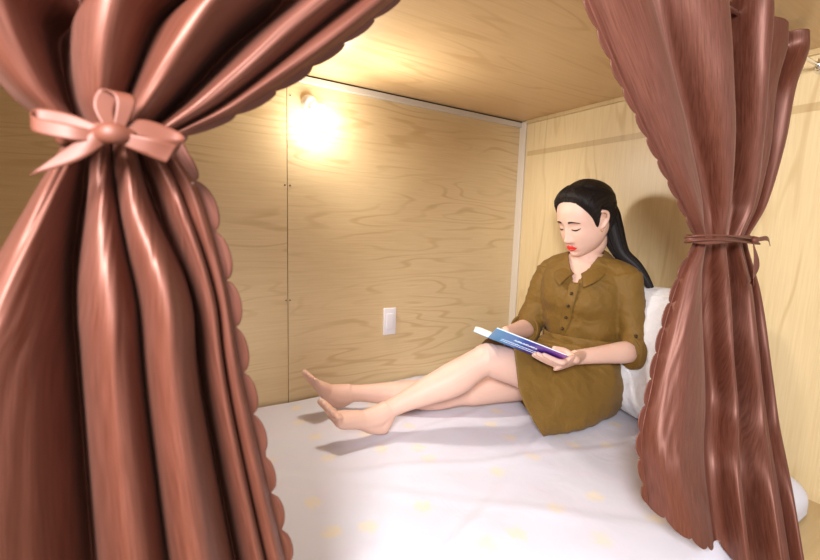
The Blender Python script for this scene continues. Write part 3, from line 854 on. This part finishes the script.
# ---------------------------------------------------------------- curtains
def scal(l, pitch, a):
    u = (l/pitch) % 1.0; return a*(.15+.85*sqrt(max(0, 1-(2*u-1)**2)))
def curtain(LV_, nu, nv, amp, hem, pitch=.040, sa=.017, seedv=0, left_scal=True, right_scal=True, exp_=.72, nrm=V((0, -1, 0)), fac=(1, .6, 1.1, .7, 1, .5, .9, 1)):
    """LV_: list of (v, L, R, [valley fractions], amplitude) from the top to the hem"""
    nval = len(LV_[0][3])
    T_ = [tuple([r[0]]+[*r[1]]+[*r[2]]+list(r[3])+[r[4]]) for r in LV_]
    E = 6
    vs, fs, uv = [], [], []; prevL = prevR = None; lenL = lenR = 0
    rows = []
    for j in range(nv+1):
        v = j/nv; q = tab(T_, v); L = V(q[0:3]); R_ = V(q[3:6]); vals = [x+.012*noise.noise(V((v*5, i*3.3, seedv))) for i, x in enumerate(q[6:6+nval])]; am = q[6+nval]
        if prevL: lenL += (L-prevL).length; lenR += (R_-prevR).length
        prevL, prevR = L, R_; W_ = (R_-L).length; d = (R_-L)/W_
        edges = [0]+list(vals)+[1]; row = []
        def pt(s):
            for i in range(len(edges)-1):
                if s <= edges[i+1] or i == len(edges)-2: break
            wdt = max(1e-5, edges[i+1]-edges[i]); u = clampv((s-edges[i])/wdt, 0, 1)
            if i == 0: h = sin(pi*u) if left_scal else sin(pi*u)
            elif i == len(edges)-2: h = sin(pi*u) if right_scal else sin(pi*u)
            else: h = sin(pi*u)
            h = max(0, h)**exp_
            dep = amp*am*sqrt(wdt*W_)*fac[i % len(fac)]
            p = L+d*W_*s
            p += nrm*(h*dep-.25*amp*am*sqrt(W_*.15)*.8)
            # sideways lean of the fold crests and small ripples
            p += d*(h*wdt*W_*.10*sin(i*2.1+seedv+v*3))
            nn = noise.noise(V((s*16+seedv, v*5, i*.0)))*.0035+noise.noise(V((s*40, v*13, seedv)))*.0012
            p += nrm*nn*min(1, am*2+.3)
            return p
        for e in range(E, 0, -1):
            k = e/E; p = pt(0); row.append((p-d*scal(lenL, pitch, sa)*k if left_scal else p-d*.001*k)+nrm*(-.002*k))
        for i in range(nu+1): row.append(pt(i/nu))
        for e in range(1, E+1):
            k = e/E; p = pt(1); row.append((p+d*scal(lenR, pitch, sa)*k if right_scal else p+d*.001*k)+nrm*(-.002*k))
        rows.append(row)
    nc = nu+1+2*E
    if hem:
        last = rows[-1]; prev = rows[-3]; ln = 0; ext = [[] for _ in range(5)]
        for i in range(nc):
            if i: ln += (last[i]-last[i-1]).length
            dn = (last[i]-prev[i]).normalized(); h = scal(ln, pitch, sa)
            for e in range(5): ext[e].append(last[i]+dn*h*(e+1)/5)
        rows += ext
    arc = 0
    for j, row in enumerate(rows):
        if j: arc += (row[nc//2]-rows[j-1][nc//2]).length
        for i, p in enumerate(row): vs.append(p); uv.append((i/nc*.8, arc))
    for j in range(len(rows)-1):
        for i in range(nc-1):
            a = j*nc+i; fs.append([a, a+1, a+nc+1, a+nc])
    return vs, fs, uv

# curtain rail and bracket
RY, RZ = -1.072, 1.098
t = thing('curtain_rod', 'thin metal curtain rod across the opening with chrome wall hook at right', 'curtain rod', (0, RY, RZ))
obj('rod', *tube([V((-2.05, RY, RZ)), V((-1, RY, RZ)), V((-.014, RY, RZ))], .0045, 12, 6), M['chrome'], t)
obj('wall_plate', *cyl_x((0, RY, RZ), .016, .013, (-1, 0, 0), .006, 28), M['chrome'], t)
obj('hook', *tube([V((-.004, RY, RZ)), V((-.016, RY-.004, RZ-.012)), V((-.030, RY-.006, RZ-.012)), V((-.036, RY-.004, RZ+.004)), V((-.026, RY, RZ+.016)), V((-.012, RY+.002, RZ+.010))], .0026, 10, 30), M['chrome'], t)
obj('cap', *ball((-.018, RY, RZ), .009), M['chrome'], t)

# right curtain
y1 = -1.075
def rw(v, l, r, yl, yr, vals, am): return (v, at(l[0], l[1], yl), at(r[0], r[1], yr), vals, am)
RC = [
 (0.00, V((-1.068, y1, 1.130)), V((-.150, y1, 1.125)), (.22, .30, .50, .60, .74, .88), .9),
 (0.06, V((-1.045, y1, 1.065)), V((-.140, y1, 1.090)), (.22, .30, .50, .60, .74, .88), .9),
 rw(.16, (620, 64), (790, 92), y1, y1, (.24, .32, .50, .60, .74, .88), 1.0),
 rw(.27, (654, 140), (780, 150), y1, y1, (.25, .33, .50, .60, .74, .88), .9),
 rw(.37, (682, 200), (765, 205), y1, y1, (.22, .34, .48, .62, .76, .88), .75),
 rw(.43, (697, 234), (748, 237), y1, y1, (.16, .32, .48, .64, .78, .90), .55),
 rw(.46, (698, 243), (747, 245), y1, y1, (.16, .32, .48, .64, .78, .90), .55),
 rw(.52, (684, 272), (758, 290), y1, y1, (.22, .38, .50, .64, .78, .90), .8),
 rw(.62, (668, 325), (766, 350), -1.08, -1.105, (.32, .46, .55, .66, .79, .90), 1.0),
 rw(.76, (655, 385), (776, 420), -1.085, -1.15, (.38, .52, .60, .70, .80, .92), 1.0),
 rw(.90, (645, 445), (790, 492), -1.096, -1.225, (.40, .52, .62, .74, .82, .93), 1.0),
 rw(1.0, (650, 502), (808, 600), -1.11, -1.29, (.40, .52, .62, .74, .82, .93), 1.0)]
v_, f_, u_ = curtain(RC, 340, 420, .22, True, .054, .015, 3, nrm=V((-.60, -.80, 0)), fac=(.6, -.5, .95, -.8, 1.1, .5, .8))
# bottom edge hangs just above the sheet
for v in v_:
    zm = .012 if v.y > -1.175 else .012-(-1.175-v.y)*2.5
    if v.z < zm: v.z = zm+(v.z-zm)*.12
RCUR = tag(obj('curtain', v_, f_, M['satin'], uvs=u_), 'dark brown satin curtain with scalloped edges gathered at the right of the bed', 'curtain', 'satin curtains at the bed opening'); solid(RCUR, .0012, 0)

# left curtain
y2 = -1.10
VL = (.17, .23, .43, .62, .70, .87)
VT = (.18, .24, .42, .64, .70, .88)
LC = [
 (0.00, V((-1.98, y2, 1.130)), V((-1.105, y2, 1.125)), VL, 1.0),
 (0.10, V((-1.93, y2, 1.060)), V((-1.130, y2, 1.055)), VL, 1.0),
 rw(.25, (-110, -75), (438, -36), y2, y2, VL, 1.05),
 rw(.36, (-50, 20), (335, 46), y2, y2, VL, 1.0),
 rw(.45, (10, 92), (248, 104), y2, y2, VL, .85),
 rw(.52, (62, 134), (176, 138), y2, y2, VT, .6),
 rw(.55, (62, 146), (172, 149), y2, y2, VT, .55),
 rw(.62, (30, 200), (200, 195), y2, y2, (.20, .30, .46, .66, .76, .88), .85),
 rw(.72, (-25, 300), (226, 285), y2, y2, (.287, .345, .57, .815, .857, .93), 1.0),
 rw(.85, (-65, 430), (250, 410), y2, y2, (.34, .40, .60, .806, .855, .93), 1.0),
 (1.0, V((-1.735, y2, .05)), V((-1.395, y2, .05)), (.34, .40, .60, .806, .855, .93), 1.0)]
v_, f_, u_ = curtain(LC, 400, 420, .27, True, .046, .012, 1, left_scal=False, fac=(1, -.9, 1, 1.05, -.8, .7, .5))
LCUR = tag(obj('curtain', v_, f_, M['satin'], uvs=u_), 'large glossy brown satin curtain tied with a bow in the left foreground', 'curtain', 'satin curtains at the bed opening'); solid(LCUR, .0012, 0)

# tie ribbons
def loopband(c, rx, ry, hw, n=64, tilt=0, bump_=.003):
    vs, fs = [], []
    for k in range(n):
        a = 2*pi*k/n; rr_ = 1+.05*sin(a*5)
        for j in range(5):
            q = j/4-.5; vs.append(V(c)+V((cos(a)*rx*rr_, sin(a)*ry*rr_, q*hw+tilt*cos(a)+bump_*sin(a*3))))
    for k in range(n):
        for j in range(4):
            a = k*5+j; b = ((k+1) % n)*5+j; fs.append([a, a+1, b+1, b])
    return vs, fs
c = at(722, 239, y1)+V((0, -.005, 0))
t = thing('curtain_tie', 'thin brown satin ribbon tied around the right curtain', 'curtain tie', c, 'ribbons tied around the curtains')
rwid = (at(750, 239, y1)-at(694, 239, y1)).length/2
solid(obj('band', *loopband(c, rwid*1.06, .036, .013, 64, .002), M['ribbon'], t), .0012, 0)
for dz in (-.005, .004): obj('cord', *tube([c+V((cos(a)*rwid*1.10, sin(a)*.040, dz+.004*sin(a*2))) for a in [i*2*pi/16 for i in range(17)]], .0022, 8, 60), M['ribbon'], t)
k0 = c+V((.035, -.044, .0))
obj('knot', *ball(k0, .009, 1.3, .8, .9), M['ribbon'], t)
solid(obj('ribbon_tail', *strip([k0, k0+V((.045, -.006, .004)), k0+V((.085, 0, -.012))], (0, .2, 1), [.008, .010, .003]), M['ribbon'], t), .001, 0)
solid(obj('ribbon_tail', *strip([k0+V((-.02, -.004, -.005)), k0+V((-.012, -.012, -.05)), k0+V((-.016, -.010, -.095))], [(1, .2, 0), (1, -.3, 0), (.8, .6, .1)], [.008, .016, .024]), M['ribbon'], t), .001, 0)

c = at(118, 141, y2)
t = thing('curtain_tie', 'wide brown satin ribbon tied in a bow around the left curtain', 'curtain tie', c, 'ribbons tied around the curtains')
rwid = (at(174, 141, y2)-at(62, 141, y2)).length/2
solid(obj('band', *loopband(c, rwid*1.02, .034, .010, 64, .001), M['ribbon'], t), .0012, 0)
yk = y2-.050
def A(px, py, dy=0): return at(px, py, yk+dy)
obj('knot', *loft([A(96, 135), A(112, 133, -.004), A(130, 136)], [(.005, .004), (.0072, .006), (.005, .004)], 12, 20, side=(0, 0, 1)), M['ribbon'], t)
solid(obj('ribbon_tail', *strip([A(112, 132), A(90, 143, -.004), A(52, 159, -.002)], [V((.2, 0, 1)), V((.5, .1, 1)), V((.95, 0, .9))], [.010, .026, .033]), M['ribbon'], t), .001, 0)
for pts, wv, wd_ in ((([A(108, 134), A(72, 122, .006), A(38, 116, .012), A(34, 124, .004), A(70, 132, -.004), A(106, 138)]), [V((0, .2, 1))]*6, [.006, .010, .010, .010, .010, .006]),
                     (([A(112, 134), A(140, 128, .004), A(172, 138, .006), A(178, 148, .0), A(150, 146, -.006), A(114, 138)]), [V((0, .2, 1)), V((.1, .3, 1)), V((.5, .3, 1)), V((.5, -.2, 1)), V((.1, -.2, 1)), V((0, 0, 1))], [.006, .013, .014, .014, .012, .006])):
    solid(obj('bow_loop', *strip(pts, wv, wd_, n=48), M['ribbon'], t), .001, 0)
solid(obj('bow_loop', *strip([A(112, 133), A(104, 108, .004), A(112, 92, .006), A(126, 100, 0), A(118, 132)], [V((1, .2, 0))]*5, [.006, .012, .014, .012, .006], n=40), M['ribbon'], t), .001, 0)
solid(obj('ribbon_tail', *strip([A(114, 136), A(146, 146, -.006), A(172, 154, -.004)], [V((0, 0, 1)), V((.3, -.3, 1)), V((.5, 0, .9))], [.007, .012, .015]), M['ribbon'], t), .001, 0)
